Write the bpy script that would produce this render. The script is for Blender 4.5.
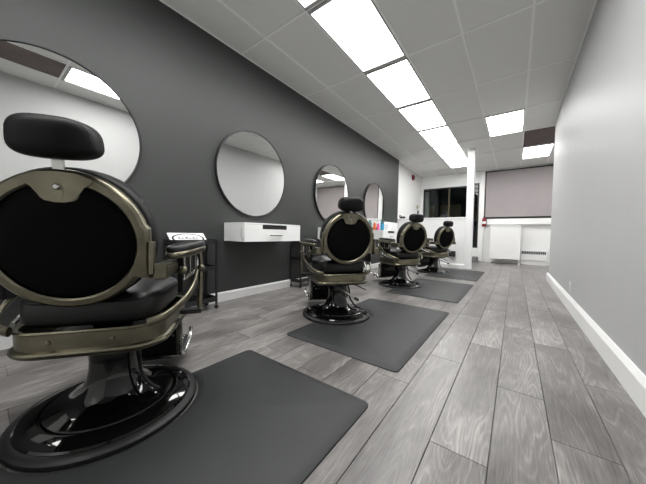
import bpy, bmesh, math, random
from mathutils import Vector, Matrix
random.seed(7)
PI = math.pi
for o in list(bpy.data.objects):
    bpy.data.objects.remove(o, do_unlink=True)
scene = bpy.context.scene
C = scene.collection

# ------------------------------------------------------------------ camera
YAW, PITCH, ROLL, FPX, CAMZ = 0.6406, -0.0315, 0.0176, 257.27, 0.84
F = Vector((-math.sin(YAW)*math.cos(PITCH), math.cos(YAW)*math.cos(PITCH), math.sin(PITCH)))
R0 = Vector((math.cos(YAW), math.sin(YAW), 0)); U0 = R0.cross(F)
R = math.cos(ROLL)*R0 + math.sin(ROLL)*U0
U = -math.sin(ROLL)*R0 + math.cos(ROLL)*U0
cam_d = bpy.data.cameras.new('camera'); cam = bpy.data.objects.new('camera', cam_d); C.objects.link(cam)
m = Matrix((R, U, -F)).transposed().to_4x4(); m.translation = (0, 0, CAMZ)
cam.matrix_world = m
cam_d.sensor_width = 36; cam_d.lens = FPX*36/646; cam_d.clip_start = 0.02; cam_d.clip_end = 100
scene.camera = cam

# ------------------------------------------------------------------ world, exposure (the light comes from the ceiling panels)
w = bpy.data.worlds.new('night'); scene.world = w; w.use_nodes = True
w.node_tree.nodes['Background'].inputs[0].default_value = (0.02, 0.024, 0.03, 1)
w.node_tree.nodes['Background'].inputs[1].default_value = 0.3
PANEL = 14.0
vs = scene.view_settings
vs.view_transform = 'Standard'; vs.look = 'None'; vs.gamma = 1; vs.exposure = 0.0; vs.use_curve_mapping = False

# ------------------------------------------------------------------ room numbers
XL, XR, YN, YB, CZ = -2.83, 0.547, -2.0, 10.3, 3.073
XLR = -2.98
YJ, XA = 6.6, 3.1            # the right wall ends at YJ, the alcove behind reaches XA
GX = [XL, -2.365, -1.755, -1.145, -0.535, 0.075, 0.685, 1.295, 1.905, 2.515, XA]
GY = [YN] + [2.0+1.22*k for k in range(-3, 7)] + [YB]

# ------------------------------------------------------------------ materials
MATS = {}
def mat(name, col, rough=0.5, metal=0.0, noise=None, bump=None, coat=0.0, spec=0.5):
    """noise=(scale, amount) varies colour; bump=(scale, strength, dist)"""
    if name in MATS: return MATS[name]
    m = bpy.data.materials.new(name); m.use_nodes = True
    nt = m.node_tree; b = nt.nodes['Principled BSDF']
    b.inputs['Base Color'].default_value = (*col, 1); b.inputs['Roughness'].default_value = rough
    b.inputs['Metallic'].default_value = metal; b.inputs['Coat Weight'].default_value = coat
    b.inputs['Coat Roughness'].default_value = 0.05; b.inputs['Specular IOR Level'].default_value = spec
    tc = nt.nodes.new('ShaderNodeTexCoord')
    if noise:
        n = nt.nodes.new('ShaderNodeTexNoise'); n.inputs['Scale'].default_value = noise[0]; n.inputs['Detail'].default_value = 5
        nt.links.new(tc.outputs['Object'], n.inputs['Vector'])
        r = nt.nodes.new('ShaderNodeValToRGB')
        a = noise[1]
        r.color_ramp.elements[0].position = 0.3; r.color_ramp.elements[1].position = 0.7
        r.color_ramp.elements[0].color = (*[c*(1-a) for c in col], 1); r.color_ramp.elements[1].color = (*[min(1, c*(1+a)) for c in col], 1)
        nt.links.new(n.outputs['Fac'], r.inputs[0]); nt.links.new(r.outputs[0], b.inputs['Base Color'])
    if bump:
        n = nt.nodes.new('ShaderNodeTexNoise'); n.inputs['Scale'].default_value = bump[0]; n.inputs['Detail'].default_value = 4
        nt.links.new(tc.outputs['Object'], n.inputs['Vector'])
        bp = nt.nodes.new('ShaderNodeBump'); bp.inputs['Strength'].default_value = bump[1]; bp.inputs['Distance'].default_value = bump[2]
        nt.links.new(n.outputs['Fac'], bp.inputs['Height']); nt.links.new(bp.outputs[0], b.inputs['Normal'])
    MATS[name] = m
    return m
def emit(name, col, s):
    m = bpy.data.materials.new(name); m.use_nodes = True; nt = m.node_tree
    nt.nodes.clear(); e = nt.nodes.new('ShaderNodeEmission'); o = nt.nodes.new('ShaderNodeOutputMaterial')
    e.inputs[0].default_value = (*col, 1); e.inputs[1].default_value = s; nt.links.new(e.outputs[0], o.inputs[0])
    MATS[name] = m; return m

M_dark = mat('dark_grey_paint', (0.037, 0.040, 0.0385), 0.5, bump=(220, 0.12, 0.002))
M_white = mat('white_paint', (0.88, 0.88, 0.875), 0.45, bump=(160, 0.08, 0.002))
M_trim = mat('white_trim', (0.88, 0.88, 0.875), 0.35)
M_tile = mat('ceiling_tile_white', (0.74, 0.74, 0.72), 0.85, noise=(260, 0.05), bump=(330, 0.2, 0.002))
M_browntile = mat('ceiling_tile_brown', (0.13, 0.10, 0.095), 0.8, noise=(3, 0.15))
M_rail = mat('grid_rail_white', (0.86, 0.86, 0.85), 0.5)
M_lightframe = mat('light_frame_grey', (0.36, 0.36, 0.35), 0.6)
M_panel = emit('light_panel', (1.0, 1.0, 0.985), PANEL)
M_brass = mat('antique_brass', (0.195, 0.181, 0.132), 0.29, 1.0, noise=(9, 0.3))
M_steel = mat('brushed_steel', (0.55, 0.55, 0.53), 0.25, 1.0)
M_gloss = mat('black_gloss', (0.003, 0.003, 0.003), 0.05, 0.0, spec=0.55)
M_blackmetal = mat('black_powder_coat', (0.012, 0.012, 0.013), 0.45)
M_leather = mat('black_leather', (0.003, 0.003, 0.0032), 0.5, bump=(300, 0.15, 0.002), spec=0.2)
M_seat = mat('black_seat_leather', (0.004, 0.004, 0.0042), 0.42, bump=(300, 0.15, 0.002), spec=0.45)
M_colgloss = mat('black_column_gloss', (0.003, 0.003, 0.003), 0.12, spec=0.3)
M_darksteel = mat('dark_steel', (0.22, 0.22, 0.215), 0.3, 1.0)
M_suede = mat('black_back_fabric', (0.002, 0.002, 0.002), 0.85, spec=0.1)
M_rubber = mat('grey_rubber_rim', (0.009, 0.009, 0.0095), 0.45, spec=0.3)
M_mat = mat('anti_fatigue_mat', (0.020, 0.0216, 0.022), 0.6, noise=(6, 0.12), bump=(420, 0.25, 0.002))
M_desk = mat('white_lacquer', (0.88, 0.88, 0.875), 0.25)
M_void = mat('dark_slot', (0.008, 0.008, 0.008), 0.7)
M_mirror = mat('mirror_glass', (0.97, 0.98, 0.97), 0.0, 1.0)
M_blind = mat('roller_blind_fabric', (0.36, 0.325, 0.33), 0.8, noise=(2, 0.04))
M_winframe = mat('black_window_frame', (0.012, 0.012, 0.012), 0.35)
M_mullion = mat('bronze_mullion', (0.10, 0.085, 0.05), 0.4, 0.5)
M_red = mat('red_enamel', (0.22, 0.012, 0.018), 0.3)
M_ink = mat('black_ink', (0.01, 0.01, 0.01), 0.6)
M_greyink = mat('grey_ink', (0.25, 0.25, 0.25), 0.6)
M_paper = mat('white_card', (0.86, 0.86, 0.86), 0.5)
M_step = mat('grey_step_carpet', (0.16, 0.16, 0.16), 0.8, noise=(60, 0.2))
M_sub = mat('floor_underlay', (0.05, 0.048, 0.046), 0.8)

def wall_gloss():
    # white satin paint with brushed, slightly wavy vertical roller marks
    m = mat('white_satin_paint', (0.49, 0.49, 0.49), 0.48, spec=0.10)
    nt = m.node_tree; b = nt.nodes['Principled BSDF']
    tc = nt.nodes.new('ShaderNodeTexCoord'); mp = nt.nodes.new('ShaderNodeMapping')
    mp.inputs['Scale'].default_value = (1, 1.3, 0.55)
    n = nt.nodes.new('ShaderNodeTexNoise'); n.inputs['Scale'].default_value = 2.2; n.inputs['Detail'].default_value = 3
    bp = nt.nodes.new('ShaderNodeBump'); bp.inputs['Strength'].default_value = 0.30; bp.inputs['Distance'].default_value = 0.02
    nt.links.new(tc.outputs['Object'], mp.inputs[0]); nt.links.new(mp.outputs[0], n.inputs['Vector'])
    nt.links.new(n.outputs['Fac'], bp.inputs['Height'])
    n2 = nt.nodes.new('ShaderNodeTexNoise'); n2.inputs['Scale'].default_value = 120
    b2 = nt.nodes.new('ShaderNodeBump'); b2.inputs['Strength'].default_value = 0.12; b2.inputs['Distance'].default_value = 0.002
    nt.links.new(tc.outputs['Object'], n2.inputs['Vector']); nt.links.new(n2.outputs['Fac'], b2.inputs['Height'])
    nt.links.new(bp.outputs[0], b2.inputs['Normal']); nt.links.new(b2.outputs[0], b.inputs['Normal'])
    return m
M_satin = wall_gloss()

def plank_mat():
    m = bpy.data.materials.new('grey_oak_laminate'); m.use_nodes = True
    nt = m.node_tree; L = nt.links.new; N = nt.nodes.new; b = nt.nodes['Principled BSDF']
    tc = N('ShaderNodeTexCoord'); oi = N('ShaderNodeObjectInfo')
    mul = N('ShaderNodeMath'); mul.operation = 'MULTIPLY'; mul.inputs[1].default_value = 57.0; L(oi.outputs['Random'], mul.inputs[0])
    cmb = N('ShaderNodeCombineXYZ'); L(mul.outputs[0], cmb.inputs[0]); L(mul.outputs[0], cmb.inputs[2])
    add = N('ShaderNodeVectorMath'); add.operation = 'ADD'; L(tc.outputs['Object'], add.inputs[0]); L(cmb.outputs[0], add.inputs[1])
    # flat-sawn figure: growth rings as iso-lines of a noise stretched along the board
    mp = N('ShaderNodeMapping'); mp.inputs['Scale'].default_value = (6.5, 0.75, 1); L(add.outputs[0], mp.inputs[0])
    n1 = N('ShaderNodeTexNoise'); n1.inputs['Scale'].default_value = 1.0; n1.inputs['Detail'].default_value = 1.5; n1.inputs['Distortion'].default_value = 0.35
    L(mp.outputs[0], n1.inputs['Vector'])
    def lin(src, a, c):
        x = N('ShaderNodeMath'); x.operation = 'MULTIPLY_ADD'; x.inputs[1].default_value = a; x.inputs[2].default_value = c; L(src, x.inputs[0]); return x.outputs[0]
    def op(o_, p, q):
        x = N('ShaderNodeMath'); x.operation = o_
        for n_, y in enumerate((p, q)):
            if isinstance(y, (int, float)): x.inputs[n_].default_value = y
            else: L(y, x.inputs[n_])
        return x.outputs[0]
    plus = lambda p, q: op('ADD', p, q)
    # fine fibres and a jitter that roughens the rings
    mp2 = N('ShaderNodeMapping'); mp2.inputs['Scale'].default_value = (210, 9, 1); L(add.outputs[0], mp2.inputs[0])
    n2 = N('ShaderNodeTexNoise'); n2.inputs['Scale'].default_value = 1.0; n2.inputs['Detail'].default_value = 4; L(mp2.outputs[0], n2.inputs['Vector'])
    s = N('ShaderNodeMath'); s.operation = 'SINE'; L(plus(lin(n1.outputs['Fac'], 170.0, 0), lin(n2.outputs['Fac'], 2.4, 0)), s.inputs[0])
    # broad blotches
    mp3 = N('ShaderNodeMapping'); mp3.inputs['Scale'].default_value = (5, 1.7, 1); L(add.outputs[0], mp3.inputs[0])
    n3 = N('ShaderNodeTexNoise'); n3.inputs['Scale'].default_value = 1.0; n3.inputs['Detail'].default_value = 6; n3.inputs['Roughness'].default_value = 0.6; L(mp3.outputs[0], n3.inputs['Vector'])
    # where the rings show strongly
    mk = N('ShaderNodeMapRange'); mk.inputs[1].default_value = 0.40; mk.inputs[2].default_value = 0.62; L(n3.outputs['Fac'], mk.inputs[0])
    rings = op('MULTIPLY', op('POWER', lin(s.outputs[0], 0.5, 0.5), 3.0), lin(mk.outputs[0], 0.85, 0.15))
    # a few pale limed veins
    vein = N('ShaderNodeMapRange'); vein.inputs[1].default_value = 0.0; vein.inputs[2].default_value = 0.011; vein.inputs[3].default_value = 1.0; vein.inputs[4].default_value = 0.0
    L(op('ABSOLUTE', lin(n1.outputs['Fac'], 1.0, -0.53), 0.0), vein.inputs[0])
    # dark knots
    mp4 = N('ShaderNodeMapping'); mp4.inputs['Scale'].default_value = (7, 2.6, 1); L(add.outputs[0], mp4.inputs[0])
    vo = N('ShaderNodeTexNoise'); vo.inputs['Scale'].default_value = 1.0; vo.inputs['Detail'].default_value = 1; L(mp4.outputs[0], vo.inputs['Vector'])
    kn = N('ShaderNodeMapRange'); kn.inputs[1].default_value = 0.70; kn.inputs[2].default_value = 0.80; L(vo.outputs['Fac'], kn.inputs[0])
    v = plus(lin(rings, 0.17, -0.04), lin(n2.outputs['Fac'], 0.50, -0.25))
    v = plus(v, lin(vein.outputs[0], 0.14, 0)); v = plus(v, lin(kn.outputs[0], -0.22, 0))
    v = plus(v, lin(n3.outputs['Fac'], 0.85, 0.06)); v = plus(v, lin(oi.outputs['Random'], 0.14, -0.07))
    r = N('ShaderNodeValToRGB'); e = r.color_ramp.elements
    e[0].position = 0.2; e[0].color = (0.066, 0.060, 0.057, 1); e[1].position = 0.85; e[1].color = (0.38, 0.36, 0.35, 1)
    x = e.new(0.5); x.color = (0.175, 0.163, 0.157, 1)
    L(v, r.inputs[0]); L(r.outputs[0], b.inputs['Base Color'])
    rr = lin(n3.outputs['Fac'], 0.22, 0.22); L(rr, b.inputs['Roughness'])
    bp = N('ShaderNodeBump'); bp.inputs['Strength'].default_value = 0.25; bp.inputs['Distance'].default_value = 0.0015
    L(plus(lin(s.outputs[0], 0.15, 0), n2.outputs['Fac']), bp.inputs['Height']); L(bp.outputs[0], b.inputs['Normal'])
    return m
M_plank = plank_mat()

def glass_mat():
    m = bpy.data.materials.new('window_glass'); m.use_nodes = True; nt = m.node_tree; nt.nodes.clear()
    t = nt.nodes.new('ShaderNodeBsdfTransparent'); g = nt.nodes.new('ShaderNodeBsdfGlossy'); g.inputs['Roughness'].default_value = 0.02
    t.inputs[0].default_value = (0.75, 0.78, 0.76, 1)
    mx = nt.nodes.new('ShaderNodeMixShader'); fr = nt.nodes.new('ShaderNodeFresnel'); fr.inputs[0].default_value = 1.3
    o = nt.nodes.new('ShaderNodeOutputMaterial'); nt.links.new(fr.outputs[0], mx.inputs[0])
    nt.links.new(t.outputs[0], mx.inputs[1]); nt.links.new(g.outputs[0], mx.inputs[2]); nt.links.new(mx.outputs[0], o.inputs[0])
    return m
M_glass = glass_mat()

# ------------------------------------------------------------------ mesh helpers
def box(bm, x0, x1, y0, y1, z0, z1, bev=0.0, seg=2, M=None):
    v = [bm.verts.new((x, y, z)) for x in (x0, x1) for y in (y0, y1) for z in (z0, z1)]
    fs = [bm.faces.new([v[i] for i in q]) for q in ((0,1,3,2),(4,6,7,5),(0,4,5,1),(2,3,7,6),(0,2,6,4),(1,5,7,3))]
    vv = v
    if bev > 0:
        es = {e for f in fs for e in f.edges}
        r = bmesh.ops.bevel(bm, geom=list(es), offset=bev, segments=seg, affect='EDGES', profile=0.5)
        vv = list({x for f in r['faces'] for x in f.verts} | {x for x in v if x.is_valid})
    if M is not None:
        for x in vv: x.co = M @ x.co
    return vv
def prism(bm, pts, z0, z1, axis='z', bev=0.0):
    """polygon pts (2-D) extruded between z0 and z1; axis is the extrusion axis"""
    def P(a, b, c):
        return {'z': (a, b, c), 'x': (c, a, b), 'y': (a, c, b)}[axis]
    lo = [bm.verts.new(P(a, b, z0)) for a, b in pts]; hi = [bm.verts.new(P(a, b, z1)) for a, b in pts]
    n = len(pts)
    f0 = bm.faces.new(lo[::-1]); f1 = bm.faces.new(hi)
    for i in range(n): bm.faces.new((lo[i], lo[(i+1) % n], hi[(i+1) % n], hi[i]))
    if bev: bmesh.ops.bevel(bm, geom=list(f1.edges), offset=bev, segments=2, affect='EDGES', profile=0.5)
    return lo + hi
def lathe(bm, prof, n=32, cx=0, cy=0, M=None):
    rings = []
    for r, z in prof:
        if r < 1e-5: rings.append([bm.verts.new((cx, cy, z))])
        else: rings.append([bm.verts.new((cx+r*math.cos(2*PI*i/n), cy+r*math.sin(2*PI*i/n), z)) for i in range(n)])
    for a, b in zip(rings, rings[1:]):
        if len(a) == 1 and len(b) == 1: continue
        for i in range(n):
            j = (i+1) % n
            if len(a) == 1: bm.faces.new((a[0], b[j], b[i]))
            elif len(b) == 1: bm.faces.new((a[i], a[j], b[0]))
            else: bm.faces.new((a[i], a[j], b[j], b[i]))
    vv = [v for r in rings for v in r]
    if M is not None:
        for v in vv: v.co = M @ v.co
    return vv
def smooth_path(pts, k=6):
    P = [Vector(p) for p in pts]
    if len(P) < 3: return P
    out = []
    for i in range(len(P)-1):
        p0, p1, p2, p3 = P[max(i-1, 0)], P[i], P[i+1], P[min(i+2, len(P)-1)]
        for j in range(k):
            t = j/k
            out.append(0.5*((2*p1)+(p2-p0)*t+(2*p0-5*p1+4*p2-p3)*t*t+(3*p1-p0-3*p2+p3)*t**3))
    out.append(P[-1]); return out
def sweep(bm, pts, rad, n=8, flat=1.0, smooth=True, up=(0, 0, 1)):
    """tube along pts; flat scales the second axis (flat bars); rad a number or a list of ends"""
    P = smooth_path(pts) if smooth else [Vector(p) for p in pts]
    rings = []
    for i, p in enumerate(P):
        t = (P[min(i+1, len(P)-1)]-P[max(i-1, 0)]).normalized()
        u = Vector(up)
        if abs(u.dot(t)) > 0.97: u = Vector((1, 0, 0))
        a = t.cross(u).normalized(); b = a.cross(t)
        q = i/(len(P)-1)
        r = rad if isinstance(rad, (int, float)) else rad[0]*(1-q)+rad[1]*q
        rings.append([bm.verts.new(p + a*r*math.cos(2*PI*k/n)*flat + b*r*math.sin(2*PI*k/n)) for k in range(n)])
    for A, B in zip(rings, rings[1:]):
        for i in range(n): bm.faces.new((A[i], A[(i+1) % n], B[(i+1) % n], B[i]))
    bm.faces.new(rings[0][::-1]); bm.faces.new(rings[-1])
def pillow(bm, c, s, e1=0.5, e2=0.5, nu=32, nv=16, M=None, fn=None):
    """superellipsoid with half sizes s; e small = boxy"""
    sg = lambda v, e: math.copysign(abs(v)**e, v)
    rings = []
    for j in range(nv+1):
        ph = -PI/2+PI*j/nv
        ring = []
        for i in range(nu):
            th = 2*PI*i/nu
            p = Vector((s[0]*sg(math.cos(ph), e1)*sg(math.cos(th), e2), s[1]*sg(math.cos(ph), e1)*sg(math.sin(th), e2), s[2]*sg(math.sin(ph), e1)))
            if fn: p = fn(p)
            p = p + Vector(c)
            if M is not None: p = M @ p
            ring.append(p)
        rings.append(ring)
    V = []
    for j, ring in enumerate(rings):
        V.append([bm.verts.new(ring[0])] if j in (0, nv) else [bm.verts.new(p) for p in ring])
    for a, b in zip(V, V[1:]):
        for i in range(nu):
            k = (i+1) % nu
            if len(a) == 1: bm.faces.new((a[0], b[k], b[i]))
            elif len(b) == 1: bm.faces.new((a[i], a[k], b[0]))
            else: bm.faces.new((a[i], a[k], b[k], b[i]))
def obj(name, bm, material, parent=None, smooth=None):
    bmesh.ops.recalc_face_normals(bm, faces=bm.faces)
    me = bpy.data.meshes.new(name); bm.to_mesh(me); bm.free()
    me.materials.append(material)
    if smooth is not None:
        me.shade_smooth()
        me.set_sharp_from_angle(angle=math.radians(smooth))
    o = bpy.data.objects.new(name, me); C.objects.link(o)
    if parent is not None: o.parent = parent
    return o
def bx(name, d, material, parent=None, bev=0.0):
    b = bmesh.new(); box(b, *d, bev=bev); return obj(name, b, material, parent)
def tag(o, label=None, cat=None, group=None, kind=None):
    for k, v in (('label', label), ('category', cat), ('group', group), ('kind', kind)):
        if v: o[k] = v
    return o
def struct(o, label=None):
    o['kind'] = 'structure'
    if label: o['label'] = label
    return o
def thing(name, label, cat, loc=(0, 0, 0), rz=0, group=None):
    o = bpy.data.objects.new(name, None); C.objects.link(o); o.empty_display_size = 0.1
    o.location = loc; o.rotation_euler = (0, 0, rz)
    return tag(o, label, cat, group)
def copy_tree(o, parent=None):
    c = o.copy(); C.objects.link(c); c.parent = parent
    for ch in [x for x in o.children]: copy_tree(ch, c)
    return c

# ================================================================== structure
# ---- floor of planks
fl = bmesh.new(); box(fl, XLR-0.1, XA+0.1, YN-0.1, YB+0.1, -0.10, -0.012)
floor = struct(obj('floor', fl, M_sub), 'floor of grey oak laminate planks')
PW, PL, GAP = 0.2013, 1.22, 0.0022
joint = {0: 1.096, 1: 1.738, 2: 1.418, 3: 2.078, -1: 1.90, -2: 1.447, -3: 0.75, -4: 1.2}
full = None
def plank_mesh(wd, ln):
    b = bmesh.new(); box(b, -wd/2+GAP/2, wd/2-GAP/2, -ln/2+GAP/2, ln/2-GAP/2, -0.012, 0)
    top = [e for e in b.edges if all(v.co.z > -1e-6 for v in e.verts)]
    bmesh.ops.bevel(b, geom=top, offset=0.0012, segments=1, affect='EDGES')
    bmesh.ops.recalc_face_normals(b, faces=b.faces)
    me = bpy.data.meshes.new('plank'); b.to_mesh(me); b.free(); me.materials.append(M_plank); return me
r0 = -0.254
nrow0 = int(math.floor((XLR-r0)/PW)); nrow1 = int(math.ceil((XA-r0)/PW))
for k in range(nrow0, nrow1):
    xa, xb = r0+k*PW, r0+(k+1)*PW
    ylo = YN if xa < XR-0.05 else YJ-0.06
    if xb < XL+0.02: ylo = 7.64
    xa2, xb2 = max(xa, XLR-0.01), min(xb, XA)
    j = joint.get(k, random.uniform(0, PL))
    y = j-PL*math.ceil((j-ylo)/PL)
    while y < YB:
        a, c = max(y, ylo), min(y+PL, YB)
        if c-a > 0.02:
            if abs(c-a-PL) < 1e-4 and abs(xb2-xa2-PW) < 1e-4:
                full = full or plank_mesh(PW, PL); me = full
            else: me = plank_mesh(xb2-xa2, c-a)
            o = bpy.data.objects.new('plank', me); C.objects.link(o); o.parent = floor
            o.location = ((xa2+xb2)/2, (a+c)/2, 0)
        y += PL
# ---- walls
struct(bx('wall_left', (XL-0.12, XL, YN, 7.5, 0, CZ), M_dark), 'dark grey painted wall with the round mirrors')
struct(bx('wall_left_rear', (XLR-0.12, XLR, 7.5, YB, 0, CZ), M_white), 'white wall behind the half wall')
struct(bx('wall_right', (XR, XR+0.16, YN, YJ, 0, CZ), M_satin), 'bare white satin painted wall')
struct(bx('wall_alcove', (XR+0.16, XA, YJ-0.12, YJ, 0, CZ), M_white))
struct(bx('wall_alcove_end', (XA, XA+0.12, YJ-0.12, YB, 0, CZ), M_white))
struct(bx('wall_front', (XL-0.12, XR+0.16, YN-0.12, YN, 0, CZ), M_white))
# back wall with the two window openings
DX0, DX1 = -1.27, -1.03      # tall narrow glass light beside the pole
b = bmesh.new()
WX0, WX1, WZ0, WZ1 = -2.88, -1.33, 1.25, 2.62
BX0, BX1, BZ0, BZ1 = -0.84, 2.5, 1.44, 3.02
for d in ((XLR-0.12, WX0, 0, CZ), (WX0, WX1, 0, WZ0), (WX0, DX1, WZ1+0.06, CZ), (WX0, WX1, WZ1, WZ1+0.06), (WX1, DX0, 0, WZ1+0.06), (DX0, DX1, 0, 0.45),
          (DX1, BX0, 0, CZ), (BX0, BX1, 0, BZ0), (BX0, BX1, BZ1, CZ), (BX1, XA+0.12, 0, CZ)):
    box(b, d[0], d[1], YB, YB+0.15, d[2], d[3])
struct(obj('wall_back', b, M_white), 'white back wall with windows')
struct(bx('wall_half', (XLR, -1.03, 7.52, 7.64, 0, 1.30), M_white), 'white half wall behind the last chair')
struct(bx('trim_half_wall_cap', (XLR, -1.03, 7.50, 7.67, 1.30, 1.337), M_trim, bev=0.006), 'white cap board of the half wall')
struct(bx('trim_post', (-1.03, -0.875, 7.50, 7.655, 0, CZ), M_trim, bev=0.006), 'slim white floor-to-ceiling post')
struct(bx('trim_window_post', (-1.0, -0.87, YB-0.06, YB, 0, CZ-0.001), M_trim, bev=0.005), 'white jamb between dark glass and blind')
# baseboards: board with a chamfered top
def baseboard(name, p, along, length, side, h=0.135, t=0.018, ch=0.02):
    b = bmesh.new()
    prof = [(0, 0), (t, 0), (t, h-ch), (t*0.3, h), (0, h)]
    pts = [(side*a, z) for a, z in prof]
    if along == 'y': 
        vs_ = prism(b, [(a, z) for a, z in pts], 0, length, axis='y')
        for v in vs_: v.co = Vector(p)+v.co
    else:
        vs_ = prism(b, [(a, z) for a, z in pts], 0, length, axis='x')
        for v in vs_: v.co = Vector(p)+v.co
    return struct(obj(name, b, M_trim))
baseboard('baseboard_left', (XL, YN, 0), 'y', 7.5-YN, 1, 0.115)
baseboard('baseboard_right', (XR, YN, 0), 'y', YJ-YN+0.15, -1, 0.158, 0.026, 0.03)
baseboard('baseboard_half_wall', (XL, 7.52, 0), 'x', -1.03-XL, -1, 0.115)
baseboard('baseboard_back', (-0.87, YB, 0), 'x', XA+0.87, -1, 0.13)
baseboard('baseboard_alcove', (XR+0.002, YJ, 0), 'x', XA-XR-0.002, 1, 0.13)
# landing step under the tall light
bx_ = bmesh.new(); box(bx_, XLR, -1.0, 9.55, YB, 0, 0.15, bev=0.008)
struct(obj('floor_step', bx_, M_step), 'low grey carpeted landing step')

# ---- ceiling: slab, tiles, rails, light panels
ceiling = struct(bx('ceiling', (XLR-0.12, XA+0.12, YN-0.12, YB+0.15, CZ+0.03, CZ+0.12), M_rail), 'suspended ceiling of white tiles in a metal grid')
strip = [k for k in range(1, len(GY)-1)]
lights = []   # (ix, iy)
tile_full = {}
def in_room(x0, x1, y0, y1):
    return (x0 < XR-0.01) or (y1 > YJ+0.05)
LIGHTS = {(2, iy) for iy in range(1, 10)} | {(4, 3), (4, 7), (5, 9), (7, 9)}
BROWN = {(5, 8), (4, 2)}
for ix in range(len(GX)-1):
    for iy in range(len(GY)-1):
        x0, x1, y0, y1 = GX[ix], GX[ix+1], GY[iy], GY[iy+1]
        if not in_room(x0, x1, y0, y1): continue
        if y1 <= YJ+0.05 and x1 > XR: x1 = XR
        if y0 < YJ and y1 > YJ and x0 > XR: y0 = YJ
        if ix == 0 and y0 > 7.5: x0 = XLR
        if (ix, iy) in LIGHTS: lights.append((x0, x1, y0, y1, ix, iy)); continue
        key = (round(x1-x0, 3), round(y1-y0, 3), (ix, iy) in BROWN)
        if key not in tile_full:
            b = bmesh.new(); a, c = (x1-x0)/2-0.003, (y1-y0)/2-0.003
            box(b, -a, a, -c, c, 0.0, 0.015)
            bmesh.ops.recalc_face_normals(b, faces=b.faces)
            me = bpy.data.meshes.new('ceiling_tile'); b.to_mesh(me); b.free()
            me.materials.append(M_browntile if key[2] else M_tile); tile_full[key] = me
        o = bpy.data.objects.new('ceiling_tile', tile_full[key]); C.objects.link(o); o.parent = ceiling
        o.location = ((x0+x1)/2, (y0+y1)/2, CZ)
        if key[2]: o['label'] = 'brown ceiling tile'
RW = 0.012
for x in GX[1:-1]:
    if x < XR: y0 = YN
    else: y0 = YJ
    bx('grid_rail', (x-RW, x+RW, y0, YB, CZ-0.008, CZ+0.004), M_rail, ceiling)
for y in GY[1:-1]:
    bx('grid_rail', (XL, XR if y < YJ else XA, y-RW, y+RW, CZ-0.0075, CZ+0.004), M_rail, ceiling)
bx('grid_rail', (XL, XL+0.02, YN, YB, CZ-0.007, CZ+0.004), M_rail, ceiling)
bx('grid_rail', (XR-0.02, XR, YN, YJ, CZ-0.007, CZ+0.004), M_rail, ceiling)
for x0, x1, y0, y1, ix, iy in lights:
    NTH = ['first', 'second', 'third', 'fourth', 'fifth', 'sixth', 'seventh', 'eighth', 'ninth']
    if ix == 2: lab, grp = '%s ceiling light panel of the long row, counted from the white post' % NTH[9-iy], 'row of ceiling light panels'
    elif (ix, iy) == (4, 3): lab, grp = 'single ceiling light panel reflected beside a brown tile in a round mirror', None
    elif (ix, iy) == (4, 7): lab, grp = 'single ceiling light panel standing alone among white tiles', None
    elif (ix, iy) == (5, 9): lab, grp = 'ceiling light panel directly behind the brown ceiling tile', None
    else: lab, grp = 'ceiling light panel in the alcove, seen only in a mirror', None
    t = thing('ceiling_light', lab, 'ceiling light', ((x0+x1)/2, (y0+y1)/2, CZ), 0, grp)
    a, c = (x1-x0)/2-0.0135, (y1-y0)/2-0.0135; q = 0.013; qe = 0.034
    b = bmesh.new()
    for d in ((-a, a, -c, -c+qe), (-a, a, c-qe, c), (-a, -a+q, -c+qe, c-qe), (a-q, a, -c+qe, c-qe)):
        box(b, *d, -0.018, 0.02)
    obj('frame', b, M_lightframe, t)
    bx('diffuser', (-a+q, a-q, -c+qe, c-qe, -0.002, 0.015), M_panel, t)

# ---- windows of the back wall
def window(name, label, x0, x1, z0, z1, mull):
    t = bpy.data.objects.new(name, None); C.objects.link(t); t.location = ((x0+x1)/2, YB, z0); struct(t, label)
    X = (x0+x1)/2; fw = 0.045
    b = bmesh.new()
    for d in ((x0-X, x1-X, 0, fw), (x0-X, x1-X, z1-z0-fw, z1-z0), (x0-X, x0-X+fw, fw, z1-z0-fw), (x1-X-fw, x1-X, fw, z1-z0-fw)):
        box(b, d[0], d[1], 0.01, 0.09, d[2], d[3])
    obj('window_frame', b, M_winframe, t)
    xs = [x0-X+fw]
    for mx in mull:
        bx('mullion', (mx-X-0.022, mx-X+0.022, 0.02, 0.08, fw, z1-z0-fw), M_mullion, t)
        xs += [mx-X-0.022, mx-X+0.022]
    xs.append(x1-X-fw)
    for a, c in zip(xs[::2], xs[1::2]):
        bx('pane', (a, c, 0.045, 0.051, fw, z1-z0-fw), M_glass, t)
    return t
window('window_1', 'wide dark night window above the half wall', WX0, WX1, WZ0, WZ1, [-1.98])
window('window_2', 'tall narrow dark glass beside the white post', DX0, DX1, 0.45, WZ1+0.06, [])
window('window_3', 'window covered by the roller blind', BX0, BX1, BZ0, BZ1, [0.3, 1.4])
# white window casing and the wide sill below the blind
b = bmesh.new()
box(b, WX0-0.03, WX0, YB-0.02, YB, WZ0-0.02, WZ1+0.05); box(b, WX0, DX1, YB-0.02, YB, WZ1+0.06, WZ1+0.10)
struct(obj('trim_window_casing', b, M_trim))
struct(bx('trim_sill', (-0.86, XA, YB-0.12, YB, 1.245, 1.425), M_trim, bev=0.006), 'deep white sill ledge below the blind')

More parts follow.
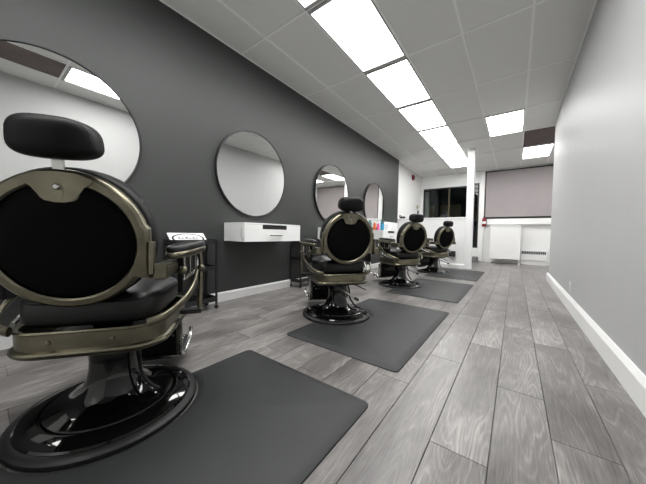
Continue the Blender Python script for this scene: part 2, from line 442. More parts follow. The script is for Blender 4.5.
# ================================================================== outside, beyond the dark window
bx_o = bmesh.new(); box(bx_o, -6, 4, YB+0.15, 16, -0.1, 0.0)
struct(obj('ground', bx_o, mat('asphalt', (0.05, 0.05, 0.05), 0.9)), 'dark pavement outside')
tag(bx('reflection_post', (-2.98, -2.82, 10.8, 10.95, 0, 2.6), M_trim, bev=0.01), 'white post added outside the dark window, imitating a reflection in its glass', 'column')  # added post, imitates the white room reflection in the pane
t = thing('dark_building', 'dark building across the street seen through the window', 'building', (-2, 15.0, 0))
bx('wall', (-4, 6, 0, 0.3, 0, 5), mat('night_wall', (0.06, 0.065, 0.07), 0.9), t)
for k in range(4):
    wv = bx('window', (-2.6+k*1.3, -1.6+k*1.3, -0.02, 0.0, 1.6, 2.5), mat('ochre_reflection_colour', (0.35, 0.28, 0.14), 0.6), t)  # flat ochre stands in for yellowish lit-room reflections in the glass; nothing emits

# ================================================================== blind, cabinet, heater, extinguisher, bell
t = thing('roller_blind', 'taupe roller blind pulled down over the back window', 'blind', (0, YB-0.03, 0))
bx('blind_fabric', (BX0+0.01, BX1, -0.004, 0.0, 1.50, 2.99), M_blind, t)
bx('bottom_bar', (BX0+0.01, BX1, -0.014, 0.008, 1.475, 1.50), M_blackmetal, t, bev=0.003)
b = bmesh.new(); sweep(b, [(BX0+0.01, 0.005, 3.01), (BX1, 0.005, 3.01)], 0.022, 12, smooth=False)
obj('roller_tube', b, M_blackmetal, t, 40)
bx('side_channel', (BX0-0.025, BX0+0.01, -0.012, 0.03, 1.475, 3.03), M_winframe, t)

t = thing('white_cabinet', 'tall plain white cabinet on short legs under the blind', 'cabinet', (-0.255, 9.93, 0))
bx('body', (-0.39, 0.39, -0.14, 0.20, 0.155, 1.18), M_desk, t, bev=0.004)
bx('top_panel', (-0.40, 0.40, -0.155, 0.20, 1.18, 1.205), M_desk, t, bev=0.004)
for s in (-1, 1):
    bx('side_panel', (min(s*0.39, s*0.365), max(s*0.39, s*0.365), -0.148, -0.14, 0.155, 1.18), M_trim, t)
    bx('leg', (s*0.375-0.016, s*0.375+0.016, -0.14, -0.108, 0, 0.155), M_trim, t)
    bx('leg', (s*0.375-0.016, s*0.375+0.016, 0.16, 0.195, 0, 0.155), M_trim, t)

t = thing('wall_heater', 'low white wall heater with dark slotted grille', 'heater', (0.47, YB-0.02, 0.03))
bx('casing', (-0.31, 0.31, -0.13, 0.0, 0.10, 0.43), M_trim, t, bev=0.008)
bx('grille_recess', (-0.29, 0.29, -0.132, -0.128, 0.30, 0.385), M_void, t)
for k in range(15):
    x = -0.29+0.58*k/14
    bx('grille_slat', (x-0.004, x+0.004, -0.138, -0.130, 0.30, 0.385), M_trim, t)
bx('bottom_rail', (-0.30, 0.30, -0.10, 0.0, -0.03, 0.10), M_trim, t)

t = thing('fire_extinguisher', 'red fire extinguisher hung on the white jamb beside the blind', 'extinguisher', (-0.845, YB-0.20, 1.18))
b = bmesh.new(); lathe(b, [(0, 0), (0.05, 0), (0.058, 0.012), (0.058, 0.24), (0.045, 0.275), (0.02, 0.29), (0.02, 0.31), (0, 0.31)], 20)
obj('tank', b, M_red, t, 40)
b = bmesh.new(); lathe(b, [(0.0585, 0.09), (0.0595, 0.09), (0.0595, 0.17), (0.0585, 0.17)], 20); obj('label_band', b, M_paper, t, 40)
b = bmesh.new(); box(b, -0.015, 0.015, -0.06, 0.03, 0.31, 0.335, 0.004); box(b, -0.012, 0.012, -0.08, 0.02, 0.345, 0.36, 0.004); obj('valve_lever', b, M_blackmetal, t)
b = bmesh.new(); sweep(b, [(0.02, -0.01, 0.32), (0.065, -0.02, 0.28), (0.07, -0.02, 0.15), (0.062, -0.02, 0.06)], 0.009, 8); obj('hose', b, M_blackmetal, t, 60)

t = thing('alarm_bell', 'round red fire alarm bell high on the white wall', 'alarm bell', (XLR, 9.25, 2.89))
RY = Matrix.Rotation(PI/2, 4, 'Y')
b = bmesh.new(); lathe(b, [(0, 0.0), (0.10, 0.0), (0.10, 0.02), (0.09, 0.045), (0.06, 0.06), (0, 0.065)], 28, M=RY); obj('gong', b, M_red, t, 40)
b = bmesh.new(); lathe(b, [(0, 0.06), (0.035, 0.06), (0.03, 0.078), (0, 0.08)], 20, M=RY); obj('hub', b, M_blackmetal, t, 40)

t = thing('wall_thermostat', 'small beige thermostat on the white wall by the dark window', 'thermostat', (XLR, 9.85, 1.82))
bx('case', (0, 0.035, -0.05, 0.05, 0.02, 0.15), mat('beige_plastic', (0.42, 0.36, 0.22), 0.5), t, bev=0.006)
bx('dial', (0.035, 0.045, -0.02, 0.02, 0.07, 0.11), M_steel, t, bev=0.004)
tag(bx('wall_switch', (XLR, XLR+0.03, 9.90, 10.0, 1.66, 1.78), M_blackmetal, bev=0.006), 'small black switch box below the beige thermostat', 'switch')
tag(bx('outlet_box', (-1.40, -1.24, 7.44, 7.52, 0.30, 0.45), mat('charcoal_plastic', (0.03, 0.03, 0.032), 0.5), bev=0.008), 'charcoal socket box on the half wall behind the last chair', 'outlet')
# plug plate on the right wall
t = thing('wall_hook', 'tiny white cable clip low on the bare white wall', 'clip', (XR, 4.2, 0.29))
bx('plate', (-0.006, 0, -0.018, 0.018, 0, 0.036), M_trim, t, bev=0.002)
bx('cable_stub', (-0.005, 0, -0.004, 0.004, -0.09, 0.0), M_trim, t)

# ================================================================== mirrors
MLAB = ['round mirror behind the barber chair beside the cart with a white card',
        'round mirror above the floating desk with a free view of its drawer',
        'round mirror partly hidden by a chair headrest, reflecting ceiling lights',
        'round mirror beside the end of the dark wall, above the coloured bottles']
for i, (y, mz) in enumerate(((0.36, 1.61), (2.215, 1.61), (4.055, 1.59), (5.88, 1.555))):
    t = thing('round_mirror', MLAB[i], 'mirror', (XL+0.004, y, mz-0.557), 0, 'round wall mirrors')
    t.rotation_euler = (0, math.radians(0.65), 0)
    Mm = Matrix.Translation((0, 0, 0.557)) @ Matrix.Rotation(PI/2, 4, 'Y')
    b = bmesh.new(); lathe(b, [(0.540, 0), (0.562, 0), (0.562, 0.026), (0.549, 0.028), (0.546, 0.019), (0.540, 0.016), (0.540, 0)], 96, M=Mm); obj('rim', b, M_blackmetal, t, 30)
    b = bmesh.new(); lathe(b, [(0, 0.004), (0.5495, 0.004), (0.5495, 0.017), (0, 0.017)], 96, M=Mm); obj('glass', b, M_mirror, t, 30)

# ================================================================== floating desks
def make_desk():
    t = thing('floating_desk', '', 'desk')
    D, W, Z0, Z1 = 0.40, 0.465, 0.735, 0.955
    bx('carcass', (0, D-0.02, -W, W, Z0, Z1-0.018), M_desk, t, bev=0.002)
    bx('top_panel', (0, D, -W, W, Z1-0.017, Z1), M_desk, t, bev=0.002)
    s = 0.205; sz = 0.885
    d = bx('drawer_front', (D-0.019, D, -W, W, Z0, sz-0.001), M_desk, t, bev=0.0015)
    b = bmesh.new()
    sweep(b, [(D+0.022, -0.10, 0.81), (D+0.022, 0.10, 0.81)], 0.006, 8, smooth=False)
    for q in (-0.085, 0.085): sweep(b, [(D, q, 0.81), (D+0.022, q, 0.81)], 0.005, 8, smooth=False)
    obj('handle', b, M_brass, d, 40)
    bx('upper_rail', (D-0.019, D, -W, -s, sz, Z1-0.018), M_desk, t); bx('upper_rail', (D-0.019, D, s, W, sz, Z1-0.018), M_desk, t)
    bx('tool_slot', (D-0.0195, D-0.008, -s, s, sz, Z1-0.018), M_void, t)
    # small upright print near the front edge of the side
    b = bmesh.new()
    for k in range(9):
        z = 0.79+k*0.0125
        box(b, D-0.066, D-0.054, -W-0.0008, -W, z, z+0.007 if k % 3 else z+0.009)
    lathe(b, [(0.010, 0.0), (0.016, 0.0), (0.016, 0.0008), (0.010, 0.0008)], 20, M=Matrix.Translation((D-0.032, -W, 0.772)) @ Matrix.Rotation(PI/2, 4, 'X'))
    box(b, D-0.036, D-0.029, -W-0.0008, -W, 0.748, 0.757)
    p = obj('side_print', b, M_greyink, t)
    return t
desk = make_desk()
DLAB = ['white floating desk hidden behind the chair beside the white card', 'white floating desk with brass handle, wholly in view on dark wall',
        'white floating desk mostly hidden behind a barber chair back', 'white floating desk holding coloured bottles, beside the white splash panel']
for i, y in enumerate((0.36, 2.25, 4.10, 6.05)):
    o = desk if i == 0 else copy_tree(desk)
    o.location = (XL, y, 0); o['label'] = DLAB[i]; o['group'] = 'floating drawer desks'

# ================================================================== carts
def make_cart():
    t = thing('rolling_cart', '', 'cart')
    W, D, H = 0.225, 0.11, 0.758
    for sx in (-1, 1):
        for sy in (-1, 1):
            x, y = sx*(D-0.009), sy*(W-0.009)
            bx('post', (x-0.009, x+0.009, y-0.009, y+0.009, 0.05, H), M_blackmetal, t)
            k = bpy.data.objects.new('caster', None)
            b = bmesh.new(); box(b, x-0.008, x+0.008, y-0.008, y+0.008, 0.03, 0.052); c = obj('caster', b, M_blackmetal, t)
            b = bmesh.new(); lathe(b, [(0, -0.009), (0.02, -0.009), (0.022, -0.006), (0.022, 0.006), (0.02, 0.009), (0, 0.009)], 16,
                                   M=Matrix.Translation((x, y, 0.022)) @ Matrix.Rotation(PI/2, 4, 'Y')); obj('wheel', b, M_rubber, c, 40)
            bpy.data.objects.remove(k)
    for z, h in ((0.085, 0.05), (0.43, 0.045), (H-0.05, 0.05)):
        b = bmesh.new()
        box(b, -D, D, -W, W, z, z+0.006)
        for d in ((-D, D, -W, -W+0.006), (-D, D, W-0.006, W), (-D, -D+0.006, -W+0.006, W-0.006), (D-0.006, D, -W+0.006, W-0.006)): box(b, *d, z+0.006, z+h)
        obj('tray', b, M_blackmetal, t)
    return t
cart = make_cart()
cart.location = (-2.70, 1.335, 0); cart['label'] = 'black three-tier rolling cart carrying a white card'; cart['group'] = 'black rolling carts'
c2 = copy_tree(cart); c2.location = (-2.715, 3.16, 0); c2['label'] = 'black three-tier rolling cart just beyond the fully visible desk'

# white card with the ring print, propped on the cart
t = thing('white_card', 'white card with a black ring print leaning on the cart', 'card', (-2.66, 1.305, 0.716))
t.rotation_euler = (0, math.radians(-48), 0)
cw, ch = 0.185, 0.155
bx('sheet', (0, 0.006, -cw, cw, 0, ch), M_paper, t)
b = bmesh.new(); n = 48
for k in range(n):
    a0, a1 = 2*PI*k/n, 2*PI*(k+1)/n
    def pt(a, q): return (0.0062, 0.165*q*math.cos(a), ch/2-0.004+0.070*q*math.sin(a))
    vv = [b.verts.new(p) for p in (pt(a0, 1), pt(a1, 1), pt(a1, 0.88), pt(a0, 0.88))]; b.faces.new(vv)
obj('ring_print', b, M_ink, t)
b = bmesh.new()
for k, (wd, h) in enumerate(((0.02, 0.03), (0.012, 0.022), (0.03, 0.03), (0.018, 0.018), (0.026, 0.03), (0.012, 0.024))):
    y = -0.10+k*0.036
    box(b, 0.006, 0.0064, y, y+wd*0.8, ch/2-0.01, ch/2-0.01+h)
box(b, 0.006, 0.0063, -0.10, 0.10, ch/2-0.012, ch/2-0.006)
obj('word_print', b, M_greyink, t)

# ================================================================== anti-fatigue mats
def make_mat(y0, y1, CHX, yc, label, x0=-1.50, x1=-0.545):
    t = thing('salon_mat', label, 'floor mat', ((x0+x1)/2, (y0+y1)/2, 0), 0, 'anti-fatigue mats with half-round cutouts')
    ox, oy = (x0+x1)/2, (y0+y1)/2
    def outline(ins, z):
        r = 0.035
        xa, xb, ya, yb = x0+ins, x1-ins, y0+ins, y1-ins
        P = []
        for cx, cy, a0 in ((xb-r, ya+r, -PI/2), (xb-r, yb-r, 0), (xa+r, yb-r, PI/2)):
            for k in range(7): P.append((cx+r*math.cos(a0+PI/2*k/6), cy+r*math.sin(a0+PI/2*k/6)))
        R2 = 0.36+ins*0.6
        cxx = CHX; dx = xa-cxx
        aa = math.acos(max(-1, min(1, dx/R2)))
        for k in range(25):
            a = aa-2*aa*k/24
            P.append((cxx+R2*math.cos(a), yc+R2*math.sin(a)))
        for k in range(7): P.append((xa+r+r*math.cos(PI+PI/2*k/6), ya+r+r*math.sin(PI+PI/2*k/6)))
        return [(x-ox, y-oy, z) for x, y in P]
    loops = [outline(0.0, 0.0), outline(0.0, 0.006), outline(0.004, 0.009), outline(0.045, 0.019), outline(0.05, 0.02)]
    b = bmesh.new(); V = [[b.verts.new(p) for p in l] for l in loops]; n = len(loops[0])
    for A, B in zip(V, V[1:]):
        for i in range(n): b.faces.new((A[i], A[(i+1) % n], B[(i+1) % n], B[i]))
    b.faces.new(V[-1]); b.faces.new(V[0][::-1])
    bmesh.ops.triangulate(b, faces=[f for f in b.faces if len(f.verts) > 4])
    obj('mat_body', b, M_mat, t, 25)
CH = [(-1.51, 0.38, -37), (-1.48, 2.24, -38), (-1.54, 4.26, -32), (-1.50, 6.35, -29)]
MY = [(-0.40, 1.15), (1.51, 3.07), (3.57, 5.10), (5.55, 7.15)]
MLB = ['black salon mat around the chair beside the cart with white card', 'black salon mat before the chair next to the fully visible desk',
       'black salon mat between the second and the last mat along the wall', 'black salon mat ending near the white post']
for (y0, y1), (cx, cy, a), l in zip(MY, CH, MLB): make_mat(y0, y1, cx, cy, l)

# ================================================================== barber chairs (local: +Y front, +X the sitter's right seen from behind)
def make_chair():
    t = thing('barber_chair', '', 'barber chair')
    # --- base
    b = bmesh.new(); lathe(b, [(0.20, 0.0), (0.345, 0.0), (0.352, 0.006), (0.350, 0.020), (0.338, 0.030), (0.318, 0.032), (0.316, 0.02), (0.2, 0.02)], 72); obj('rubber_rim', b, M_rubber, t, 40)
    b = bmesh.new(); lathe(b, [(0, 0.02), (0.319, 0.02), (0.319, 0.034), (0.312, 0.040), (0.262, 0.056), (0.252, 0.056), (0.249, 0.050), (0.244, 0.050), (0.240, 0.060),
                               (0.20, 0.068), (0.165, 0.079), (0.138, 0.096), (0.115, 0.125), (0.100, 0.165), (0.093, 0.21), (0.091, 0.25), (0, 0.25)], 72); obj('base', b, M_gloss, t, 22)
    b = bmesh.new(); lathe(b, [(0, 0.25), (0.091, 0.25), (0.091, 0.335), (0.088, 0.34), (0.075, 0.342), (0.075, 0.40), (0, 0.40)], 40); obj('column', b, M_colgloss, t, 40)
    b = bmesh.new(); box(b, -0.17, 0.17, -0.19, 0.20, 0.340, 0.366, 0.008); obj('seat_bracket', b, M_blackmetal, t)
    # --- pump levers
    b = bmesh.new(); sweep(b, [(-0.06, -0.07, 0.33), (-0.03, -0.16, 0.31), (0.08, -0.30, 0.24)], 0.009, 8); lv = obj('pump_lever', b, M_darksteel, t, 50)
    b = bmesh.new(); sweep(b, [(0.08, -0.30, 0.24), (0.105, -0.33, 0.225)], 0.013, 10, smooth=False); obj('lever_grip', b, M_rubber, lv, 50)
    b = bmesh.new(); sweep(b, [(0.07, -0.02, 0.335), (0.16, -0.06, 0.325), (0.27, -0.14, 0.275)], 0.009, 8); obj('lock_lever', b, M_darksteel, t, 50)
    # --- seat apron: rounded band
    def outl(hx, y0, y1, r, n=10):
        P = []
        for cx, cy, a0 in ((hx-r, y0+r, -PI/2), (hx-r*0.6, y1-r*0.6, 0), (-hx+r*0.6, y1-r*0.6, PI/2), (-hx+r, y0+r, PI)):
            rr = r if cy < 0 else r*0.6
            for k in range(n+1): P.append((cx+rr*math.cos(a0+PI/2*k/n), cy+rr*math.sin(a0+PI/2*k/n)))
        return P
    def band(prof, base, closed=True):
        b = bmesh.new(); L = []
        for off, z in prof:
            pts = outl(base[0]+off, base[1]-off, base[2]+off, base[3]+off)
            L.append([b.verts.new((x, y, z)) for x, y in pts])
        n = len(L[0])
        pairs = list(zip(L, L[1:]))+([(L[-1], L[0])] if closed else [])
        for A, B in pairs:
            for i in range(n): b.faces.new((A[i], A[(i+1) % n], B[(i+1) % n], B[i]))
        return b
    base = (0.257, -0.25, 0.27, 0.12)
    ap = obj('seat_apron', band([(-0.012, 0.456), (0.006, 0.460), (0.010, 0.454), (0.002, 0.448), (0.0, 0.388), (0.012, 0.383), (0.016, 0.375), (0.012, 0.365), (0.006, 0.359), (-0.012, 0.357)], base), M_brass, t, 35)
    b = bmesh.new(); prism(b, outl(0.249, -0.242, 0.262, 0.11), 0.365, 0.377); obj('seat_pan', b, M_blackmetal, t)
    for sx in (-1, 1):
        b = bmesh.new(); lathe(b, [(0, 0), (0.009, 0), (0.008, 0.006), (0, 0.008)], 12, M=Matrix.Translation((sx*0.10, -0.251, 0.418)) @ Matrix.Rotation(PI/2, 4, 'X')); obj('rivet', b, M_brass, ap, 40)
    # --- seat cushion
    b = bmesh.new(); pillow(b, (0, 0.01, 0.522), (0.236, 0.250, 0.072), 0.45, 0.38, 40, 16, fn=lambda p: Vector((p.x, p.y, p.z+0.018*(1-(p.x/0.25)**2)*(1-(p.y/0.26)**2) if p.z > 0 else p.z))); sc = obj('seat_cushion', b, M_seat, t, 60)
    b = bmesh.new(); lp = outl(0.236, -0.239, 0.259, 0.12); sweep(b, [(x, y, 0.560) for x, y in lp]+[(lp[0][0], lp[0][1], 0.560)], 0.004, 6, smooth=False); obj('piping', b, M_leather, sc, 60)
    # --- backrest, drawn flat (x, s up, q to the rear) then leaned back
    A = math.radians(9); Y0, Z0 = -0.312, 0.800
    BM = Matrix(((1, 0, 0, 0), (0, -math.cos(A), -math.sin(A), Y0), (0, -math.sin(A), math.cos(A), Z0), (0, 0, 0, 1)))   # columns: x, q(rear), s(up)
    n = 96
    def rout(a, grow=0.0):
        ea, eb = 0.246+grow, 0.246+grow
        c, s = math.cos(a), math.sin(a)
        r = 1/math.sqrt((c/ea)**2+(s/eb)**2)
        d = math.degrees(math.asin(max(-1, min(1, s))))
        if -33 < d < 14: r = max(r, (0.250+grow)/max(abs(c), 0.3))
        return r*c, r*s
    def rin(a):
        return 0.209*math.cos(a), 0.205*math.sin(a)-0.004
    b = bmesh.new(); L = []
    prof = [('i', 0, 0.0), ('i', 0, 0.018), ('i', 0.006, 0.024), ('o', -0.012, 0.024), ('o', -0.003, 0.017), ('o', 0.0, 0.008), ('o', 0.0, -0.014), ('o', -0.02, -0.018)]
    for kind, off, q in prof:
        ring = []
        for k in range(n):
            a = 2*PI*k/n
            if kind == 'i':
                x, s = rin(a); l = math.hypot(x, s); x, s = x*(1+off/l), s*(1+off/l)
            else:
                x, s = rout(a, off)
            ring.append(b.verts.new(BM @ Vector((x, q, s))))
        L.append(ring)
    for A_, B_ in list(zip(L, L[1:]))+[(L[-1], L[0])]:
        for i in range(n): b.faces.new((A_[i], A_[(i+1) % n], B_[(i+1) % n], B_[i]))
    fr = obj('back_frame', b, M_brass, t, 35)
    b = bmesh.new(); ringz = []
    for q_, sc_ in ((0.0, 1.0), (0.006, 1.0), (0.014, 0.97), (0.022, 0.85), (0.027, 0.55)):
        ringz.append([b.verts.new(BM @ Vector((rin(2*PI*k/n)[0]*sc_, q_, rin(2*PI*k/n)[1]*sc_))) for k in range(n)])
    for A_, B_ in zip(ringz, ringz[1:]):
        for i in range(n): b.faces.new((A_[i], A_[(i+1) % n], B_[(i+1) % n], B_[i]))
    b.faces.new(ringz[-1]); b.faces.new(ringz[0][::-1])
    obj('back_panel', b, M_suede, t, 40)
    # headrest plate hanging into the panel
    pl = [(x*0.94, z-0.014) for x, z in [(-0.112, 0.226), (-0.098, 0.210), (-0.075, 0.203), (-0.062, 0.185), (-0.055, 0.165), (-0.040, 0.152), (-0.015, 0.147), (0.015, 0.147), (0.040, 0.152), (0.055, 0.165), (0.062, 0.185), (0.075, 0.203), (0.098, 0.210), (0.112, 0.226), (0.06, 0.246), (0, 0.252), (-0.06, 0.246)]]
    b = bmesh.new(); f0 = [b.verts.new((x, 0.010, s)) for x, s in pl]; f1 = [b.verts.new((x, 0.027, s)) for x, s in pl]
    b.faces.new(f0); ff = b.faces.new(f1[::-1])
    for i in range(len(pl)): b.faces.new((f0[i], f0[(i+1) % len(pl)], f1[(i+1) % len(pl)], f1[i]))
    bmesh.ops.bevel(b, geom=list(ff.edges), offset=0.003, segments=2, affect='EDGES')
    for v in b.verts: v.co = BM @ v.co
    hp = obj('headrest_plate', b, M_brass, t, 35)
    b = bmesh.new(); lathe(b, [(0, 0), (0.011, 0), (0.011, 0.006), (0.007, 0.011), (0, 0.012)], 16, M=BM @ Matrix.Translation((0, 0.026, 0.187)) @ Matrix.Rotation(-PI/2, 4, 'X')); obj('knob', b, M_steel, hp, 40)
    # front cushion of the back
    b = bmesh.new(); pillow(b, (0, -0.062, 0.0), (0.252, 0.252, 0.060), 0.35, 0.95, 64, 14, M=BM @ Matrix(((1, 0, 0, 0), (0, 0, 1, 0), (0, 1, 0, 0), (0, 0, 0, 1))) if False else None, fn=None)
    for v in b.verts:
        x, s, q = v.co.x, v.co.y+0.062, v.co.z
        v.co = BM @ Vector((x, q-0.065, s+0.004))
    obj('back_cushion', b, M_leather, t, 60)
    # --- headrest
    b = bmesh.new(); box(b, -0.016, 0.016, 0.004, 0.014, 0.14, 0.285, 0.002, M=BM); obj('headrest_post', b, M_steel, t)
    HM = BM @ Matrix.Translation((0, 0.018, 0.316)) 
    b = bmesh.new(); pillow(b, (0, 0, 0), (0.118, 0.064, 0.066), 0.66, 0.62, 40, 18, M=HM, fn=lambda p: Vector((p.x*(1-0.06*(p.z/0.072)), p.y-1.6*p.x*p.x, p.z))); hr = obj('headrest', b, M_leather, t, 60)
    b = bmesh.new()
    P = []
    for k in range(41):
        a = 2*PI*k/40; sg = lambda v, e: math.copysign(abs(v)**e, v)
        x, z = 0.108*sg(math.cos(a), 0.64), 0.060*sg(math.sin(a), 0.64); x *= 1-0.06*z/0.072
        P.append(HM @ Vector((x, 0.036-1.6*x*x, z)))
    sweep(b, P, 0.003, 6, smooth=False); obj('piping', b, M_leather, hr, 60)
    # --- arms
    for s in (-1, 1):
        def sb(b, xa, xb, *d): box(b, min(s*xa, s*xb), max(s*xa, s*xb), *d)
        AX = s*0.338; PM = Matrix.Translation((AX, -0.03, 0)) @ Matrix.Rotation(-s*math.radians(12), 4, 'Z') @ Matrix.Rotation(math.radians(3), 4, 'X')
        b = bmesh.new(); pillow(b, (0, 0, 0.748), (0.042, 0.175, 0.016), 0.35, 0.75, 28, 8, M=PM); obj('arm_tray', b, M_brass, t, 60)
        b = bmesh.new(); pillow(b, (0, 0, 0.770), (0.039, 0.170, 0.022), 0.5, 0.75, 28, 10, M=PM); obj('arm_pad', b, M_seat, t, 60)
        # bracket on the side of the back and the hinge block to the arm
        b = bmesh.new(); sb(b, 0.250, 0.266, -0.335, -0.300, 0.675, 0.80, 0.004); obj('back_bracket', b, M_brass, t)
        b = bmesh.new(); sb(b, 0.262, 0.305, -0.325, -0.14, 0.655, 0.715, 0.005); sb(b, 0.303, 0.309, -0.305, -0.16, 0.668, 0.702, 0.002); obj('hinge_block', b, M_brass, t)
        # pierced side plate with a black lining below the pad
        b = bmesh.new()
        for d in ((-0.13, 0.13, 0.715, 0.735), (-0.13, 0.13, 0.615, 0.633), (-0.13, -0.112, 0.633, 0.715), (-0.009, 0.009, 0.633, 0.715), (0.112, 0.13, 0.633, 0.715)):
            sb(b, 0.322, 0.330, *d, 0.002)
        sp = obj('side_plate', b, M_steel, t)
        b = bmesh.new(); sb(b, 0.300, 0.321, -0.135, 0.135, 0.56, 0.737, 0.006); obj('side_lining', b, M_leather, sp)
        # vertical link with ball joints
        b = bmesh.new(); sweep(b, [(s*0.352, 0.085, 0.745), (s*0.362, 0.08, 0.66), (s*0.358, 0.075, 0.42)], [0.010, 0.013], 10, flat=0.7); lk = obj('arm_link', b, M_brass, t, 50)
        for p in ((0.362, 0.08, 0.645), (0.325, -0.145, 0.665)):
            b = bmesh.new(); lathe(b, [(0, -0.021), (0.014, -0.016), (0.021, 0), (0.014, 0.016), (0, 0.021)], 14, M=Matrix.Translation((s*p[0], p[1], p[2]))); obj('ball_joint', b, M_brass, lk, 60)
        b = bmesh.new(); sb(b, 0.265, 0.37, 0.05, 0.10, 0.405, 0.43, 0.005); obj('link_foot', b, M_blackmetal, t)
        # sweeping scroll bars
        b = bmesh.new(); sweep(b, [(s*0.215, -0.245, 0.468), (s*0.268, -0.215, 0.480), (s*0.322, -0.12, 0.520), (s*0.345, 0.0, 0.575), (s*0.350, 0.065, 0.635)], [0.019, 0.015], 10, flat=0.5); obj('arm_scroll', b, M_brass, t, 60)
        b = bmesh.new(); sweep(b, [(s*0.262, -0.16, 0.465), (s*0.295, -0.06, 0.485), (s*0.330, 0.05, 0.535), (s*0.338, 0.12, 0.61), (s*0.335, 0.165, 0.69), (s*0.345, 0.15, 0.748)], [0.014, 0.011], 10, flat=0.6); obj('arm_scroll', b, M_steel, t, 60)
    # --- footrest
    b = bmesh.new(); box(b, -0.20, 0.20, 0.272, 0.315, 0.10, 0.355, 0.012); cp = obj('calf_panel', b, M_leather, t)
    for s in (-1, 1):
        X = s*0.222
        b = bmesh.new(); sweep(b, [(X, 0.23, 0.37), (X, 0.26, 0.26), (X, 0.265, 0.14), (X, 0.31, 0.085), (X, 0.42, 0.085), (X, 0.54, 0.12), (X, 0.56, 0.17)], 0.014, 10, flat=0.6, up=(1, 0, 0)); obj('footrest_arm', b, M_steel, t, 60)
        x0, x1 = sorted((s*0.200, s*0.214)); b = bmesh.new(); box(b, x0, x1, 0.26, 0.33, 0.12, 0.33, 0.004); obj('end_plate', b, M_brass, t)
        b = bmesh.new(); lathe(b, [(0, 0), (0.016, 0), (0.014, 0.012), (0, 0.014)], 14, M=Matrix.Translation((s*0.214, 0.295, 0.27)) @ Matrix.Rotation(s*PI/2, 4, 'Y')); obj('pivot_bolt', b, M_steel, t, 40)
    FM = Matrix.Translation((0, 0.43, 0.10)) @ Matrix.Rotation(math.radians(8), 4, 'X')
    b = bmesh.new(); box(b, -0.212, 0.212, -0.115, 0.115, -0.012, 0.004, 0.003, M=FM); fp = obj('foot_plate', b, M_blackmetal, t)
    for k in range(7):
        y = -0.09+0.03*k
        b = bmesh.new(); box(b, -0.19, 0.19, y-0.006, y+0.006, 0.004, 0.010, 0.002, M=FM); obj('tread_bar', b, M_steel, fp)
    b = bmesh.new(); sweep(b, [(-0.215, 0.255, 0.10), (0.215, 0.255, 0.10)], 0.009, 10, smooth=False); obj('cross_bar', b, M_steel, t, 40)
    b = bmesh.new()
    for k in range(16):
        x = -0.18+0.36*k/15; z = 0.235+0.016*(-1)**k
        box(b, x-0.008, x+0.008, 0.268, 0.273, z-0.006, z+0.006, 0.002)
    obj('ornament', b, M_steel, cp)
    # hose down to the base
    b = bmesh.new(); sweep(b, [(0.085, -0.03, 0.36), (0.12, -0.05, 0.27), (0.125, -0.05, 0.19), (0.16, -0.06, 0.125), (0.20, -0.05, 0.085)], 0.008, 8); obj('hose', b, M_rubber, t, 60)
    return t
chair = make_chair()
CLAB = ['black and brass barber chair beside the cart with the white card', 'black and brass barber chair beside the desk wholly in view',
        'black and brass barber chair in front of the desk with coloured bottles', 'black and brass barber chair against the white half wall, last of the row']
chairs = [chair] + [copy_tree(chair) for _ in CH[1:]]
for i, (x, y, a) in enumerate(CH):
    o = chairs[i]
    o.location = (x, y, 0); o.rotation_euler = (0, 0, math.radians(a+90)); o['label'] = CLAB[i]; o['group'] = 'vintage barber chairs'
    for ch in o.children:
        kind = ch.name.split('.')[0]
        if i == 0 and kind in ('headrest', 'headrest_post'):      # its headrest is pulled further out
            ch.location = (0, -math.sin(math.radians(9))*0.025, math.cos(math.radians(9))*0.025)
        if i == 0 and kind in ('pump_lever', 'lock_lever'):       # its pedestal is turned, the levers point to the wall
            ch.rotation_euler = (0, 0, math.radians(150))

# ================================================================== bottles and small things on the far desk and ledge
def bottle(name, x, y, z, r, h, col, label, cat='bottle', cap=(0.8, 0.8, 0.8), pump=False, group='bottles on the far desk'):
    t = thing(name, label, cat, (x, y, z), 0, group)
    mm = mat('plastic_%d_%d_%d' % tuple(int(c*255) for c in col), col, 0.3); mc = mat('cap_%d_%d_%d' % tuple(int(c*255) for c in cap), cap, 0.4)
    b = bmesh.new(); lathe(b, [(0, 0), (r*0.95, 0), (r, 0.006), (r, h*0.68), (r*0.8, h*0.78), (r*0.38, h*0.83), (r*0.38, h*0.86), (0, h*0.86)], 20); obj('body', b, mm, t, 40)
    b = bmesh.new(); lathe(b, [(0, h*0.86), (r*0.5, h*0.86), (r*0.5, h*0.97), (r*0.4, h), (0, h)], 16); c = obj('cap', b, mc, t, 40)
    if pump:
        b = bmesh.new(); box(b, -0.008, r*1.3, -0.008, 0.008, h, h+0.014, 0.003); obj('nozzle', b, mc, c)
    return t
ZD = 0.9555
bottle('spray_bottle', -2.68, 5.63, ZD, 0.032, 0.21, (0.75, 0.16, 0.03), 'orange bottle at the end of the bottle row')
bottle('hair_bottle', -2.615, 5.70, ZD, 0.034, 0.19, (0.80, 0.10, 0.32), 'pink bottle between the orange and pale blue ones')
bottle('lotion_bottle', -2.64, 5.79, ZD, 0.040, 0.23, (0.35, 0.68, 0.85), 'pale blue bottle between pink and teal ones')
bottle('tonic_bottle', -2.57, 5.85, ZD, 0.034, 0.18, (0.02, 0.30, 0.50), 'mid-blue bottle beside the pale blue one', cap=(0.01, 0.01, 0.01))
bottle('disinfectant_jar', -2.64, 5.97, ZD, 0.052, 0.25, (0.005, 0.12, 0.17), 'tall dark teal jar, largest of the coloured bottles', cap=(0.02, 0.12, 0.14))
bottle('soap_dispenser', -2.55, 6.43, ZD, 0.035, 0.17, (0.75, 0.75, 0.75), 'white pump bottle beside the white box', cat='dispenser', pump=True)
t = thing('towel_box', 'white lidded box on the desk beside the coloured bottles', 'box', (-2.65, 6.24, ZD))
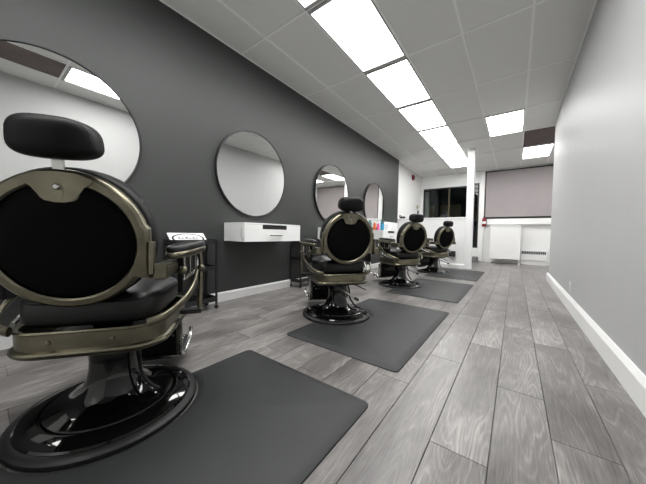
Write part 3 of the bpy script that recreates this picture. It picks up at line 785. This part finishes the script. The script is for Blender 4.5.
bx('body', (-0.10, 0.10, -0.10, 0.09, 0, 0.17), M_desk, t, bev=0.006); bx('lid', (-0.104, 0.104, -0.104, 0.094, 0.17, 0.195), M_trim, t, bev=0.005)
# white splash panel where the dark wall ends
struct(bx('trim_splash', (XL, XL+0.02, 6.52, 7.49, 0.62, 1.20), M_desk, bev=0.003), 'white splash panel at the end of the dark wall')
# clipper and spray bottle on the ledge
t = thing('hair_clipper', 'black hair clipper lying on the half wall by the dark wall', 'clipper', (-2.71, 7.58, 1.337), math.radians(15))
b = bmesh.new(); pillow(b, (0, 0, 0.034), (0.085, 0.034, 0.034), 0.6, 0.7, 24, 10); obj('body', b, M_blackmetal, t, 60)
bx('blade', (0.075, 0.115, -0.026, 0.026, 0.022, 0.036), M_steel, t)
b = bmesh.new(); sweep(b, [(-0.07, 0, 0.04), (-0.095, 0.0, 0.07), (-0.07, 0.0, 0.095), (-0.04, 0.01, 0.08), (-0.035, 0.012, 0.055)], 0.011, 8); obj('hanging_loop', b, M_blackmetal, t, 60)
t = thing('tool_caddy', 'small black caddy on the half wall behind the last headrest', 'caddy', (-1.55, 7.57, 1.337))
b = bmesh.new(); box(b, -0.09, 0.09, -0.05, 0.05, 0, 0.07, 0.008); obj('tray', b, M_blackmetal, t)
b = bmesh.new(); sweep(b, [(-0.045, 0, 0.065), (-0.04, 0, 0.14), (0.0, 0, 0.165), (0.04, 0, 0.14), (0.045, 0, 0.065)], 0.012, 8); obj('carry_handle', b, M_blackmetal, t, 60)
# waste bin behind the last chair
t = thing('waste_bin', 'round black waste bin behind the last barber chair', 'bin', (-1.72, 7.15, 0))
b = bmesh.new(); lathe(b, [(0, 0), (0.13, 0), (0.15, 0.33), (0.155, 0.34), (0.145, 0.34), (0.125, 0.012), (0, 0.012)], 32); obj('tub', b, M_blackmetal, t, 40)
b = bmesh.new(); lathe(b, [(0.146, 0.333), (0.158, 0.336), (0.158, 0.35), (0.146, 0.35), (0.146, 0.333)], 32); obj('rim', b, M_gloss, t, 40)
